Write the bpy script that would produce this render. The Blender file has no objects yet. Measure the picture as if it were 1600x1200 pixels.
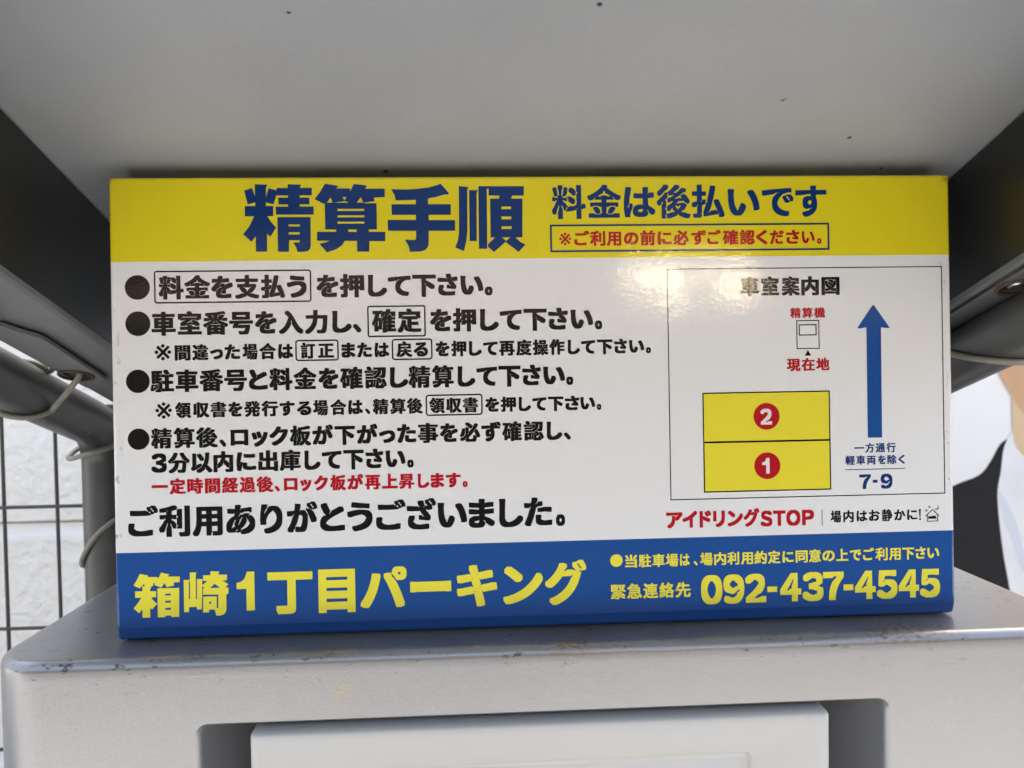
import bpy, bmesh, math, random
import numpy as np
from mathutils import Vector, Matrix
from mathutils.geometry import tessellate_polygon, delaunay_2d_cdt

random.seed(7)
S = bpy.context.scene
COL = S.collection
RAD = math.radians
T = 1.25                      # height of the machine's top above the ground
SLOPE = RAD(18)               # the canopy falls this much towards the back
TAN = math.tan(SLOPE)

# ------------------------------------------------------------------ camera
cam_d = bpy.data.cameras.new('camera')
cam_d.sensor_width = 36.0
cam_d.lens = 26.775
cam_d.clip_start = 0.01
cam_d.clip_end = 500
cam_d.dof.use_dof = True
cam_d.dof.focus_distance = 0.405
cam_d.dof.aperture_fstop = 11.5
cam = bpy.data.objects.new('camera', cam_d)
COL.objects.link(cam)
cam.matrix_world = Matrix((
    (0.99861775, 0.01714589, -0.04968506, -0.03703),
    (-0.05013225, 0.02671960, -0.99838511, -0.40196),
    (-0.01579063, 0.99949591, 0.02754223, 0.14283 + T),
    (0, 0, 0, 1)))
S.camera = cam

# ------------------------------------------------------------------ sky, sun, exposure
SUN_EL, SUN_AZ = RAD(50), RAD(10)       # the sun stands behind the house wall
world = bpy.data.worlds.new('World')
S.world = world
world.use_nodes = True
wn = world.node_tree
sky = wn.nodes.new('ShaderNodeTexSky')
sky.sky_type = 'NISHITA'
sky.sun_disc = False
sky.sun_elevation = SUN_EL
sky.sun_rotation = SUN_AZ
sky.air_density = 1.0
sky.dust_density = 7.0
sky.ozone_density = 0.6
wn.links.new(sky.outputs[0], wn.nodes['Background'].inputs[0])
wn.nodes['Background'].inputs[1].default_value = 0.15
sun_d = bpy.data.lights.new('sun', 'SUN')
sun_d.energy = 3.4
sun_d.angle = RAD(0.5)
sun_d.color = (1.0, 0.985, 0.965)
sun = bpy.data.objects.new('sun', sun_d)
COL.objects.link(sun)
sun.rotation_euler = (-(math.pi / 2 - SUN_EL), 0, -SUN_AZ)
S.view_settings.view_transform = 'Standard'
S.view_settings.look = 'None'
S.view_settings.gamma = 1.0
S.view_settings.use_curve_mapping = False
S.view_settings.exposure = 2.45
S.view_settings.use_white_balance = True
S.view_settings.white_balance_temperature = 7500
S.view_settings.white_balance_tint = 10
S.cycles.max_bounces = 6
S.cycles.diffuse_bounces = 4
S.cycles.glossy_bounces = 3
S.cycles.caustics_reflective = False
S.cycles.caustics_refractive = False


# ------------------------------------------------------------------ helpers
def link(o, parent=None):
    COL.objects.link(o)
    if parent is not None:
        o.parent = parent
    return o


def smooth(me, ang=35):
    me.polygons.foreach_set('use_smooth', [True] * len(me.polygons))
    me.set_sharp_from_angle(angle=RAD(ang))


def obj(name, bm, m, parent=None, loc=(0, 0, 0), ang=35):
    me = bpy.data.meshes.new(name)
    if isinstance(bm, bmesh.types.BMesh):
        bmesh.ops.recalc_face_normals(bm, faces=bm.faces)
        bm.to_mesh(me)
        bm.free()
    else:
        me.from_pydata(bm[0], [], bm[1])
    me.update()
    if ang:
        smooth(me, ang)
    me.materials.append(m)
    o = bpy.data.objects.new(name, me)
    o.location = loc
    return link(o, parent)


def thing(name, label, cat, loc=(0, 0, 0), rot=(0, 0, 0), group=None):
    o = bpy.data.objects.new(name, None)
    o.empty_display_size = 0.05
    o.location = loc
    o.rotation_euler = rot
    return tag(link(o), label, cat, group)


def tag(o, label, cat, group=None):
    o['label'] = label
    o['category'] = cat
    if group:
        o['group'] = group
    return o


def box(bm, lo, hi, bev=0.0, seg=2):
    r = bmesh.ops.create_cube(bm, size=1.0)
    vs = r['verts']
    for v in vs:
        for k in range(3):
            v.co[k] = lo[k] + (v.co[k] + 0.5) * (hi[k] - lo[k])
    if bev:
        es = list({e for v in vs for e in v.link_edges})
        bmesh.ops.bevel(bm, geom=es, offset=bev, segments=seg, profile=0.5, affect='EDGES')
    return bm


def newbox(lo, hi, bev=0.0, seg=2):
    return box(bmesh.new(), lo, hi, bev, seg)


def rrect(x0, x1, z0, z1, r, n=6):
    """rounded rectangle, counter-clockwise list of (a, b)"""
    out = []
    for cx, cz, a0 in ((x1 - r, z1 - r, 0), (x0 + r, z1 - r, 90), (x0 + r, z0 + r, 180), (x1 - r, z0 + r, 270)):
        for k in range(n + 1):
            a = RAD(a0 + 90 * k / n)
            out.append((cx + r * math.cos(a), cz + r * math.sin(a)))
    return out


def loft(loops, cap=True):
    bm = bmesh.new()
    rows = [[bm.verts.new(p) for p in lp] for lp in loops]
    n = len(rows[0])
    for a, b in zip(rows, rows[1:]):
        for i in range(n):
            bm.faces.new((a[i], a[(i + 1) % n], b[(i + 1) % n], b[i]))
    if cap:
        bm.faces.new(rows[0])
        bm.faces.new(list(reversed(rows[-1])))
    return bm


def tube(path, r, n=16, closed=False):
    """a round tube along a list of points"""
    P = [Vector(p) for p in path]
    m = len(P)
    loops = []
    prev = None
    for i, p in enumerate(P):
        if closed:
            t = (P[(i + 1) % m] - P[i - 1]).normalized()
        else:
            t = (P[min(i + 1, m - 1)] - P[max(i - 1, 0)]).normalized()
        if prev is None:
            u = t.orthogonal().normalized()
        else:
            u = (prev - t * prev.dot(t)).normalized()
        prev = u
        w = t.cross(u)
        loops.append([p + r * (math.cos(2 * math.pi * k / n) * u + math.sin(2 * math.pi * k / n) * w) for k in range(n)])
    if not closed:
        return loft(loops)
    bm = bmesh.new()
    rows = [[bm.verts.new(q) for q in lp] for lp in loops]
    # pick the twist that joins the last ring to the first best
    best = min(range(n), key=lambda s: (loops[-1][0] - loops[0][s]).length)
    for i in range(m):
        a = rows[i]
        b = rows[(i + 1) % m]
        s = best if i == m - 1 else 0
        for k in range(n):
            bm.faces.new((a[k], a[(k + 1) % n], b[(k + 1 + s) % n], b[(k + s) % n]))
    return bm


# ------------------------------------------------------------------ materials
def mat(name, col, rough=0.5, metal=0.0, spec=0.5, bump=None, mottle=None, layers=(), coat=0.0, rvar=None):
    """bump = [(scale, distance, detail)], mottle = (scale, amount), layers = [callable(nt, colour socket) -> colour socket]"""
    m = bpy.data.materials.new(name)
    m.use_nodes = True
    nt = m.node_tree
    b = nt.nodes['Principled BSDF']
    b.inputs['Base Color'].default_value = (*col, 1)
    b.inputs['Roughness'].default_value = rough
    b.inputs['Metallic'].default_value = metal
    b.inputs['Specular IOR Level'].default_value = spec
    b.inputs['Coat Weight'].default_value = coat
    b.inputs['Coat Roughness'].default_value = 0.05
    tc = nt.nodes.new('ShaderNodeTexCoord').outputs['Object']
    out = None
    if mottle or layers:
        rgb = nt.nodes.new('ShaderNodeRGB')
        rgb.outputs[0].default_value = (*col, 1)
        out = rgb.outputs[0]
        if mottle:
            f = noise(nt, tc, mottle[0], 5)
            out = blend(nt, out, tuple(c * (1 - mottle[1]) for c in col), ramp(nt, f, 0.35, 0.65))
        for fn in layers:
            out = fn(nt, tc, out)
        nt.links.new(out, b.inputs['Base Color'])
    if rvar:
        f = ramp(nt, noise(nt, tc, rvar[0], 4), 0.35, 0.7)
        mr = nt.nodes.new('ShaderNodeMapRange')
        nt.links.new(f, mr.inputs[0])
        mr.inputs[3].default_value = rough
        mr.inputs[4].default_value = rough + rvar[1]
        nt.links.new(mr.outputs[0], b.inputs['Roughness'])
    if bump:
        prev = None
        for sc, dist, det in bump:
            bn = nt.nodes.new('ShaderNodeBump')
            bn.inputs['Strength'].default_value = 1.0
            bn.inputs['Distance'].default_value = dist
            nt.links.new(noise(nt, tc, sc, det), bn.inputs['Height'])
            if prev:
                nt.links.new(prev, bn.inputs['Normal'])
            prev = bn.outputs[0]
        nt.links.new(prev, b.inputs['Normal'])
        nt.links.new(prev, b.inputs['Coat Normal'])
    return m


def noise(nt, tc, scale, detail=4, vec=(1, 1, 1), off=(0, 0, 0), rough=0.55):
    mp = nt.nodes.new('ShaderNodeMapping')
    mp.inputs['Scale'].default_value = vec
    mp.inputs['Location'].default_value = off
    nt.links.new(tc, mp.inputs[0])
    n = nt.nodes.new('ShaderNodeTexNoise')
    n.inputs['Scale'].default_value = scale
    n.inputs['Detail'].default_value = detail
    n.inputs['Roughness'].default_value = rough
    nt.links.new(mp.outputs[0], n.inputs['Vector'])
    return n.outputs['Fac']


def ramp(nt, s, lo, hi, inv=False):
    mr = nt.nodes.new('ShaderNodeMapRange')
    mr.inputs[1].default_value = lo
    mr.inputs[2].default_value = hi
    mr.inputs[3].default_value = 1.0 if inv else 0.0
    mr.inputs[4].default_value = 0.0 if inv else 1.0
    nt.links.new(s, mr.inputs[0])
    return mr.outputs[0]


def math_n(nt, op, a, b):
    n = nt.nodes.new('ShaderNodeMath')
    n.operation = op
    for i, v in enumerate((a, b)):
        if isinstance(v, (int, float)):
            n.inputs[i].default_value = v
        else:
            nt.links.new(v, n.inputs[i])
    return n.outputs[0]


def blend(nt, a, col, fac):
    mx = nt.nodes.new('ShaderNodeMix')
    mx.data_type = 'RGBA'
    nt.links.new(fac, mx.inputs['Factor'])
    nt.links.new(a, mx.inputs['A'])
    mx.inputs['B'].default_value = (*col, 1)
    return mx.outputs['Result']


def axis(nt, tc, k):
    s = nt.nodes.new('ShaderNodeSeparateXYZ')
    nt.links.new(tc, s.inputs[0])
    return s.outputs[k]


def specks(scale, thr, col, amount=0.8, vec=(1, 1, 1), off=(0, 0, 0), mask=None):
    """scattered grime marks; mask(nt, tc) limits where they fall"""
    def fn(nt, tc, c):
        f = ramp(nt, noise(nt, tc, scale, 6, vec, off, 0.65), thr, thr + 0.03)
        f = math_n(nt, 'MULTIPLY', f, amount)
        if mask:
            f = math_n(nt, 'MULTIPLY', f, mask(nt, tc))
        return blend(nt, c, col, f)
    return fn


def grain(scale, amount):
    """fine flake in the paint"""
    def fn(nt, tc, c):
        f = math_n(nt, 'MULTIPLY', ramp(nt, noise(nt, tc, scale, 2), 0.3, 0.7), amount)
        return blend(nt, c, (0.1, 0.1, 0.1), f)
    return fn


def near(k, c, w):
    """1 at coordinate k = c, fading to 0 at distance w"""
    def fn(nt, tc):
        d = math_n(nt, 'ABSOLUTE', math_n(nt, 'SUBTRACT', axis(nt, tc, k), c), 0)
        return ramp(nt, d, 0.0, w, inv=True)
    return fn


def spot(cx, cy, cz, r, col, amount=0.9, nscale=520, band=None):
    """one stain with a ragged edge round a point"""
    def fn(nt, tc, c):
        v = nt.nodes.new('ShaderNodeVectorMath')
        v.operation = 'DISTANCE'
        nt.links.new(tc, v.inputs[0])
        v.inputs[1].default_value = (cx, cy, cz)
        f = ramp(nt, v.outputs['Value'], 0.0, r, inv=True)
        f = math_n(nt, 'MULTIPLY', f, ramp(nt, noise(nt, tc, nscale, 5, (0.6, 1, 1.5)), 0.42, 0.66))
        if band:
            f = math_n(nt, 'MULTIPLY', f, near(2, cz, band)(nt, tc))
        return blend(nt, c, col, math_n(nt, 'MULTIPLY', f, amount))
    return fn


def dots(pts, r, col):
    """single dirt specks at given places (x, y)"""
    def fn(nt, tc, c):
        wob = nt.nodes.new('ShaderNodeVectorMath')
        wob.operation = 'MULTIPLY'
        wob.inputs[1].default_value = (1, 1, 0)
        nt.links.new(tc, wob.inputs[0])
        for i, (x, y) in enumerate(pts):
            v = nt.nodes.new('ShaderNodeVectorMath')
            v.operation = 'DISTANCE'
            nt.links.new(wob.outputs[0], v.inputs[0])
            v.inputs[1].default_value = (x, y, 0)
            rr = r * (0.7 + 0.25 * (i % 3))
            d = math_n(nt, 'ADD', v.outputs['Value'], math_n(nt, 'MULTIPLY', noise(nt, tc, 700, 3), rr * 0.9))
            c = blend(nt, c, col, ramp(nt, d, rr * 0.9, rr * 1.5, inv=True))
        return c
    return fn


PEEL = [(330, 0.000045, 2), (45, 0.00007, 1)]         # uneven laminate over the print
def ink(name, col, layers=()):
    return mat(name, col, rough=0.07, spec=0.5, bump=PEEL, layers=layers, rvar=(60, 0.06))


CAN_DOTS = [(-0.1089, -0.1715), (0.0161, -0.1771), (-0.0834, -0.0555), (0.1952, -0.0571), (0.1626, -0.0864)]
M = {}
def sign_edge(nt, tc):
    a = near(0, 0.2250, 0.007)(nt, tc)
    b = near(0, -0.2250, 0.006)(nt, tc)
    return math_n(nt, 'MAXIMUM', a, b)


wear = specks(170, 0.585, (0.16, 0.14, 0.11), 0.75, (1, 1, 0.6), (5, 2, 0), mask=sign_edge)
scuff = specks(150, 0.70, (0.36, 0.35, 0.33), 0.7, (1, 1, 2.2))
M['white'] = ink('print_white', (0.76, 0.76, 0.755), [scuff, wear])
M['yellow'] = ink('print_yellow', (0.74, 0.62, 0.025), [scuff, wear, spot(0.2235, 0.002, 0.2395, 0.006, (0.05, 0.04, 0.03), 1.0, 400)])
M['yellow2'] = ink('print_yellow_map', (0.78, 0.67, 0.05), [scuff])
M['yellow_text'] = ink('print_yellow_lettering', (0.82, 0.74, 0.07))
M['blue'] = ink('print_blue', (0.003, 0.070, 0.28), [specks(150, 0.76, (0.2, 0.25, 0.35), 0.7)])
M['B'] = ink('print_blue_lettering', (0.002, 0.034, 0.15))
M['K'] = ink('print_black', (0.006, 0.006, 0.006))
M['R'] = ink('print_red', (0.46, 0.006, 0.018))
M['W'] = ink('print_white_lettering', (0.78, 0.74, 0.72))
M['G'] = ink('print_olive', (0.16, 0.16, 0.11))
M['rim'] = mat('sign_core', (0.35, 0.34, 0.32), 0.5, bump=[(300, 0.0003, 3)])

M['silver'] = mat('silver_paint', (0.33, 0.337, 0.347), 0.31, 0.6, mottle=(5, 0.04), bump=[(900, 0.00006, 3)], layers=[
    grain(1500, 0.15), specks(130, 0.63, (0.12, 0.11, 0.09), 0.65, (0.5, 1, 1.3), mask=near(2, 0.0, 0.022)),
    specks(240, 0.628, (0.05, 0.045, 0.04), 0.85, (0.55, 1, 1.2), (3, 1, 2), mask=near(2, -0.002, 0.012)),
    specks(170, 0.70, (0.2, 0.19, 0.17), 0.5, (1, 1, 2), (7, 0, 1)),
    spot(0.012, -0.018, -0.001, 0.034, (0.28, 0.15, 0.03), 1.0, band=0.008), spot(0.186, -0.018, -0.001, 0.036, (0.24, 0.09, 0.02), 1.0, band=0.007),
    spot(-0.112, -0.018, -0.001, 0.022, (0.30, 0.2, 0.07), band=0.004), spot(0.172, -0.018, -0.001, 0.014, (0.16, 0.05, 0.01), band=0.004),
    spot(-0.106, -0.024, -0.018, 0.006, (0.42, 0.36, 0.12))])
M['canopy'] = mat('canopy_paint', (0.405, 0.423, 0.442), 0.42, 0.15, mottle=(7, 0.10), bump=[(700, 0.00006, 4), (6, 0.002, 1)], rvar=(20, 0.15), layers=[grain(900, 0.09), dots(CAN_DOTS, 0.0015, (0.02, 0.02, 0.018)),
    specks(38, 0.70, (0.02, 0.02, 0.018), 0.9), specks(9, 0.66, (0.40, 0.395, 0.38), 0.25)])
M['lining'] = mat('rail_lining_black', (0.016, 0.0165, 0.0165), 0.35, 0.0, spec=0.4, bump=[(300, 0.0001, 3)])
M['rail'] = mat('rail_paint', (0.17, 0.175, 0.175), 0.45, 0.2, mottle=(25, 0.15), bump=[(500, 0.00008, 4)], layers=[specks(90, 0.70, (0.06, 0.06, 0.055), 0.6)])
M['pipe'] = mat('pipe_coating', (0.068, 0.069, 0.067), 0.38, 0.1, spec=0.6, mottle=(30, 0.18), bump=[(400, 0.0001, 4)], layers=[specks(120, 0.68, (0.25, 0.25, 0.24), 0.5)])
M['cable'] = mat('cable_sheath', (0.30, 0.285, 0.235), 0.55, mottle=(90, 0.25), bump=[(600, 0.0002, 3)])
M['bezel'] = mat('bezel_plastic', (0.58, 0.568, 0.54), 0.4, mottle=(6, 0.03), bump=[(1500, 0.00002, 2)], layers=[specks(80, 0.735, (0.35, 0.35, 0.34), 0.6)])
M['screen'] = mat('screen_surround', (0.52, 0.52, 0.51), 0.25, bump=[(20, 0.0002, 1)])
M['glass'] = mat('screen_glass', (0.03, 0.035, 0.04), 0.06)
M['steel'] = mat('bolt_steel', (0.55, 0.55, 0.54), 0.3, 0.9, bump=[(500, 0.0002, 3)])
M['rust'] = mat('rusty_rim', (0.10, 0.06, 0.04), 0.8, mottle=(150, 0.5))
M['wire'] = mat('fence_coating', (0.055, 0.047, 0.04), 0.5, mottle=(60, 0.2))
M['siding'] = mat('siding', (0.82, 0.82, 0.80), 0.6, mottle=(5, 0.04), bump=[(42, 0.010, 3), (16, 0.006, 2)])
M['poster'] = mat('poster_paper', (0.90, 0.875, 0.81), 0.35)
M['jacket'] = mat('poster_jacket_ink', (0.018, 0.018, 0.019), 0.5, spec=0.15, mottle=(18, 0.12))
M['shirt'] = mat('poster_shirt_ink', (0.86, 0.85, 0.83), 0.4, mottle=(14, 0.10))
M['skin'] = mat('poster_skin_ink', (0.74, 0.44, 0.25), 0.4, spec=0.2, mottle=(12, 0.16))
M['skin2'] = mat('poster_neck_ink', (0.80, 0.57, 0.35), 0.4, spec=0.2, mottle=(12, 0.10))
M['fold'] = mat('poster_shirt_shade_ink', (0.70, 0.72, 0.75), 0.4, spec=0.2)
M['ground'] = mat('concrete_paving', (0.34, 0.36, 0.38), 0.85, mottle=(3, 0.25), bump=[(60, 0.004, 5)])
M['asphalt'] = mat('asphalt', (0.030, 0.030, 0.031), 0.95, spec=0.05, mottle=(4, 0.25), bump=[(80, 0.006, 5)])
M['brown'] = mat('opposite_wall_render', (0.026, 0.026, 0.026), 0.95, spec=0.05, mottle=(2, 0.3), bump=[(30, 0.004, 4)])
M['fascia'] = mat('fascia_paint', (0.09, 0.076, 0.06), 0.9, mottle=(2, 0.5))
M['lid'] = mat('polished_lid', (0.95, 0.86, 0.68), 0.47, 1.0)
M['cream'] = mat('opposite_box_paint', (0.85, 0.78, 0.60), 0.5, mottle=(8, 0.1))


# ================================================================== the setting
def siding_material():
    m = mat('siding', (0.88, 0.845, 0.765), 0.6, mottle=(5, 0.04))
    nt = m.node_tree
    tc = nt.nodes.new('ShaderNodeTexCoord').outputs['Object']
    v = nt.nodes.new('ShaderNodeTexVoronoi')
    v.feature = 'SMOOTH_F1'
    v.inputs['Scale'].default_value = 62
    v.inputs['Smoothness'].default_value = 0.8
    wob = nt.nodes.new('ShaderNodeTexNoise')
    wob.inputs['Scale'].default_value = 30
    nt.links.new(tc, wob.inputs['Vector'])
    add = nt.nodes.new('ShaderNodeVectorMath')
    add.operation = 'MULTIPLY_ADD'
    add.inputs[1].default_value = (0.03, 0.03, 0.03)
    nt.links.new(wob.outputs['Color'], add.inputs[0])
    nt.links.new(tc, add.inputs[2])
    nt.links.new(add.outputs[0], v.inputs['Vector'])
    h = math_n(nt, 'ADD', math_n(nt, 'MULTIPLY', v.outputs['Distance'], 0.8), noise(nt, tc, 95, 3))
    h = math_n(nt, 'MULTIPLY', h, ramp(nt, axis(nt, tc, 2), 0.276, 0.284, inv=True))
    bn = nt.nodes.new('ShaderNodeBump')
    bn.inputs['Distance'].default_value = 0.004
    bn.inputs['Strength'].default_value = 1.0
    nt.links.new(h, bn.inputs['Height'])
    nt.links.new(bn.outputs[0], nt.nodes['Principled BSDF'].inputs['Normal'])
    return m


M['siding'] = siding_material()

bm = bmesh.new()
bmesh.ops.create_grid(bm, x_segments=1, y_segments=1, size=60)
g = obj('ground', bm, M['ground'], ang=0)
g['kind'] = 'structure'

bm = bmesh.new()
box(bm, (-30, -6.55, -0.02), (30, -3.3, 0.004))
rd = obj('road', bm, M['asphalt'], ang=0)  # unseen asphalt, added so the sign's footer reflects something dark
rd['kind'] = 'structure'

# ---- white house wall behind the fence: siding boards with a chamfered upper edge
WALL_Y = 0.62
ROW = 0.30
wall = thing('house_wall', 'low white house wall of embossed siding boards behind the wire fence', 'wall', (0, WALL_Y, 0))
obj('wall_core', newbox((-4.2, 0.02, 0), (4.2, 0.16, 2.07)), M['siding'], wall, ang=0)
z_first = (T - 0.055) % ROW - ROW
prof = [(0.02, 0.0), (0.002, 0.0), (0.0, 0.002), (0.0, ROW - 0.019), (0.007, ROW - 0.003), (0.02, ROW - 0.003)]
brd = None
for r in range(7):
    for c in range(4):
        x0 = -4.2 + 2.1 * c
        if brd is None:
            brd = obj('siding_board', loft([[(0.001, y, z) for y, z in prof], [(2.099, y, z) for y, z in prof]]), M['siding'], wall, ang=0)
            b = brd
        else:
            b = link(brd.copy(), wall)
        b.location = (x0, 0, z_first + ROW * r)

# ---- unseen dark wall, added behind the viewer for the sign's reflections
ow = thing('lane_wall', 'dark brown rendered wall across the lane, behind the viewer', 'wall', (0, -6.6, 0))
obj('wall_face', newbox((-9, -0.3, 0), (9, 0, 3.5), 0.01), M['brown'], ow)
obj('coping', newbox((-9.02, -0.34, 3.502), (9.02, 0.04, 3.56), 0.01), M['brown'], ow)
obj('fascia_band', newbox((-9, 0.001, 2.08), (9, 0.03, 2.72), 0.004), M['fascia'], ow)  # added warm strip, there only to be reflected in the sign
BOXES = [(1.50, 2.38, .17, .21), (1.77, 2.21, .16, .40), (2.08, 2.45, .12, .15), (2.38, 2.25, .24, .33)]  # made-up boxes whose tilted lids throw sun glints onto the sign
for i, (x, z, w, h) in enumerate(BOXES):
    t = thing('letter_box', ['small square letter box with shiny sloping lid on the lane wall', 'tall narrow letter box with shiny sloping lid on the lane wall',
                             'tiny letter box with shiny sloping lid on the lane wall', 'widest letter box with shiny sloping lid on the lane wall'][i], 'letter box', (x, -6.57, z))
    tl = h * math.tan(SUN_EL / 2)
    pr_ = [(0.001, 0), (0.03 + tl, 0), (0.03 + tl, 0.004), (0.03, h), (0.001, h)]
    obj('casing', loft([[(s * w / 2, y_, z_) for y_, z_ in pr_] for s in (-1, 1)]), M['cream'], t, ang=0)
    a = Vector((0, 0.03 + tl, 0.004))
    d = (Vector((0, 0.03, h)) - a)
    nn = Vector((0, d.z, -d.y)).normalized()
    lo = [a + d * k + nn * e for k, e in ((0.03, 0.001), (0.97, 0.001), (0.97, 0.005), (0.03, 0.005))]
    obj('lid', loft([[(s * (w / 2 - 0.006), p.y, p.z) for p in lo] for s in (-1, 1)]), M['lid'], t, ang=0)

# ---- wire mesh fence, brown, ends behind the sign
FY, PX, PZ = 0.300, 0.0463, 0.1093
fence = thing('mesh_fence', 'brown welded wire mesh fence panel in front of the white wall', 'fence', (0, FY, 0))
ztop = T + 0.108
zv = [T + 0.0209 - PZ * k for k in range(0, 12)] + [T + 0.106]
vw = None
for k in range(0, 26):
    x = -0.4135 - PX * k
    if vw is None:
        vw = obj('vertical_wire', tube([(0, 0, 0.02), (0, 0, 0.6), (0, 0, ztop)], 0.00165, 8), M['wire'], fence)
        w = vw
    else:
        w = link(vw.copy(), fence)
    w.location = (x, 0, 0)
hw = None
for z in zv:
    if hw is None:
        hw = obj('horizontal_wire', tube([(-1.62, -0.003, 0), (-0.8, -0.003, 0), (-0.36, -0.003, 0)], 0.00165, 8), M['wire'], fence)
        w = hw
    else:
        w = link(hw.copy(), fence)
    w.location = (0, 0, z)
obj('fence_post', tube([(-0.371, 0, 0), (-0.371, 0, 0.7), (-0.371, 0, ztop + 0.003)], 0.009, 14), M['wire'], fence)
obj('fence_post', tube([(-1.63, 0, 0), (-1.63, 0, 0.7), (-1.63, 0, ztop + 0.01)], 0.014, 14), M['wire'], fence)


# ---- flat shapes: outline (and holes) given thickness
def plate(loops, d0, d1, plane='xz'):
    """loops of (a, b); extruded along the third axis from d0 to d1"""
    flat = [Vector((a, b, 0)) for lp in loops for a, b in lp]
    tris = tessellate_polygon([[Vector((a, b, 0)) for a, b in lp] for lp in loops])

    def put(a, b, d):
        return (a, d, b) if plane == 'xz' else (a, b, d)
    bm = bmesh.new()
    v0 = [bm.verts.new(put(p.x, p.y, d0)) for p in flat]
    v1 = [bm.verts.new(put(p.x, p.y, d1)) for p in flat] if d1 is not None else None
    for t in tris:
        try:
            bm.faces.new([v0[i] for i in t])
            if v1:
                bm.faces.new([v1[i] for i in reversed(t)])
        except ValueError:
            pass
    if v1:
        k = 0
        for lp in loops:
            n = len(lp)
            for i in range(n):
                bm.faces.new((v0[k + i], v0[k + (i + 1) % n], v1[k + (i + 1) % n], v1[k + i]))
            k += n
    return bm


def circle(cx, cz, r, n=28, ry=None):
    ry = r if ry is None else ry
    return [(cx + r * math.cos(2 * math.pi * k / n), cz + ry * math.sin(2 * math.pi * k / n)) for k in range(n)]


def smooth_line(pts, n=6):
    """Catmull-Rom through the points"""
    P = [Vector(p) for p in pts]
    P = [2 * P[0] - P[1]] + P + [2 * P[-1] - P[-2]]
    out = []
    for i in range(1, len(P) - 2):
        for k in range(n):
            t = k / n
            a, b, c, d = P[i - 1:i + 3]
            out.append(0.5 * ((2 * b) + (c - a) * t + (2 * a - 5 * b + 4 * c - d) * t * t + (3 * b - a - 3 * c + d) * t ** 3))
    out.append(P[-2])
    return out


# ---- poster with the lower part of a portrait, on the house wall right of the machine
PC = 0.752
po = thing('poster', 'bright white poster with a portrait in dark jacket and white shirt, right of the sign', 'poster', (0, 0.600, T))
obj('poster_panel', newbox((PC - 0.31, 0, -0.62), (PC + 0.31, 0.018, 0.46), 0.002), M['poster'], po)


def sym(half):
    return half + [(2 * PC - x, z) for x, z in reversed(half)]


jk = [tuple(p) for p in smooth_line([(0.490, -0.60), (0.492, -0.30), (0.520, -0.105), (0.565, -0.056), (0.6165, -0.0321), (0.6489, -0.0198), (0.6651, -0.0008), (0.6777, 0.0208), (0.6921, 0.031)], 5)]
obj('printed_jacket', plate([sym(jk)], -0.0006, -0.0001), M['jacket'], po, ang=0)
sh = [tuple(p) for p in smooth_line([(0.745, -0.50), (0.715, -0.30), (0.6917, -0.1777), (0.6807, -0.1155), (0.6742, -0.0493), (0.6790, -0.0150), (0.6831, 0.0163), (0.6935, 0.0380), (0.6985, 0.0400)], 5)]
obj('printed_shirt', plate([sym(sh)], -0.0011, -0.0007), M['shirt'], po, ang=0)
sf = [tuple(p) for p in smooth_line([(0.6755, -0.0420), (0.690, -0.062), (0.705, -0.100), (0.716, -0.150), (0.708, -0.150), (0.694, -0.110), (0.6815, -0.078), (0.6755, -0.0420)], 4)][:-1]
shirt = [o_ for o_ in po.children if o_.name.startswith('printed_shirt')][0]
obj('shirt_fold', plate([sf], -0.00135, -0.0011), M['fold'], shirt, ang=0)
nk = [(0.752, -0.045), (0.730, -0.018), (0.7121, 0.0034), (0.7010, 0.016), (0.6967, 0.0248), (0.6950, 0.045), (0.6939, 0.0686), (0.694, 0.10), (0.70, 0.13)]
obj('printed_neck', plate([nk + [(2 * PC - x, z) for x, z in reversed(nk[1:])]], -0.0016, -0.0012), M['skin2'], po, ang=0)
fc = [tuple(p) for p in smooth_line([(0.752, 0.0300), (0.735, 0.0345), (0.712, 0.0612), (0.6960, 0.0840), (0.6866, 0.0990), (0.6760, 0.1170), (0.6690, 0.145), (0.6640, 0.19), (0.664, 0.235), (0.675, 0.285), (0.705, 0.315), (0.752, 0.325)], 5)]
face = obj('printed_face', plate([fc + [(2 * PC - x, z) for x, z in reversed(fc[1:-1])]], -0.0021, -0.0017), M['skin'], po, ang=0)
hr = [tuple(p) for p in smooth_line([(0.663, 0.200), (0.655, 0.25), (0.668, 0.315), (0.71, 0.350), (0.752, 0.357)], 5)]
hr2 = [tuple(p) for p in smooth_line([(0.752, 0.290), (0.715, 0.285), (0.685, 0.262), (0.670, 0.215), (0.663, 0.200)], 5)]
obj('printed_hair', plate([sym(hr[:-1])[0:len(hr) - 1] + [(PC, 0.357)] + [(2 * PC - x, z) for x, z in reversed(hr[:-1])] + [(2 * PC - x, z) for x, z in reversed(hr2[1:-1])] + list(hr2[:-1])], -0.0026, -0.0022), M['jacket'], face, ang=0)

# ================================================================== payment machine
XL_M, XR_M, YF, YB = -0.2810, 0.2895, -0.024, 0.185
mach = thing('payment_machine', 'silver parking payment machine carrying the sign on its flat top', 'payment machine', (0, 0, 0))


def mloop(inset, z, r=0.027):
    pts = []
    x0, x1, y0, y1 = XL_M + inset, XR_M - inset, YF + inset, YB - inset
    rr = max(r - inset, 0.004)
    base = rrect(x0, x1, y0, y1, rr, 8)
    e = 0.004
    q = len(base) // 4
    for s in range(4):
        arc = base[s * q:(s + 1) * q]
        d0 = [(0, -e), (e, 0), (0, e), (-e, 0)][s]
        d1 = [(-e, 0), (0, -e), (e, 0), (0, e)][s]
        pts.append((arc[0][0] + d0[0], arc[0][1] + d0[1]))
        pts += arc
        pts.append((arc[-1][0] + d1[0], arc[-1][1] + d1[1]))
    return [(x, y, z) for x, y in pts]


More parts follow.
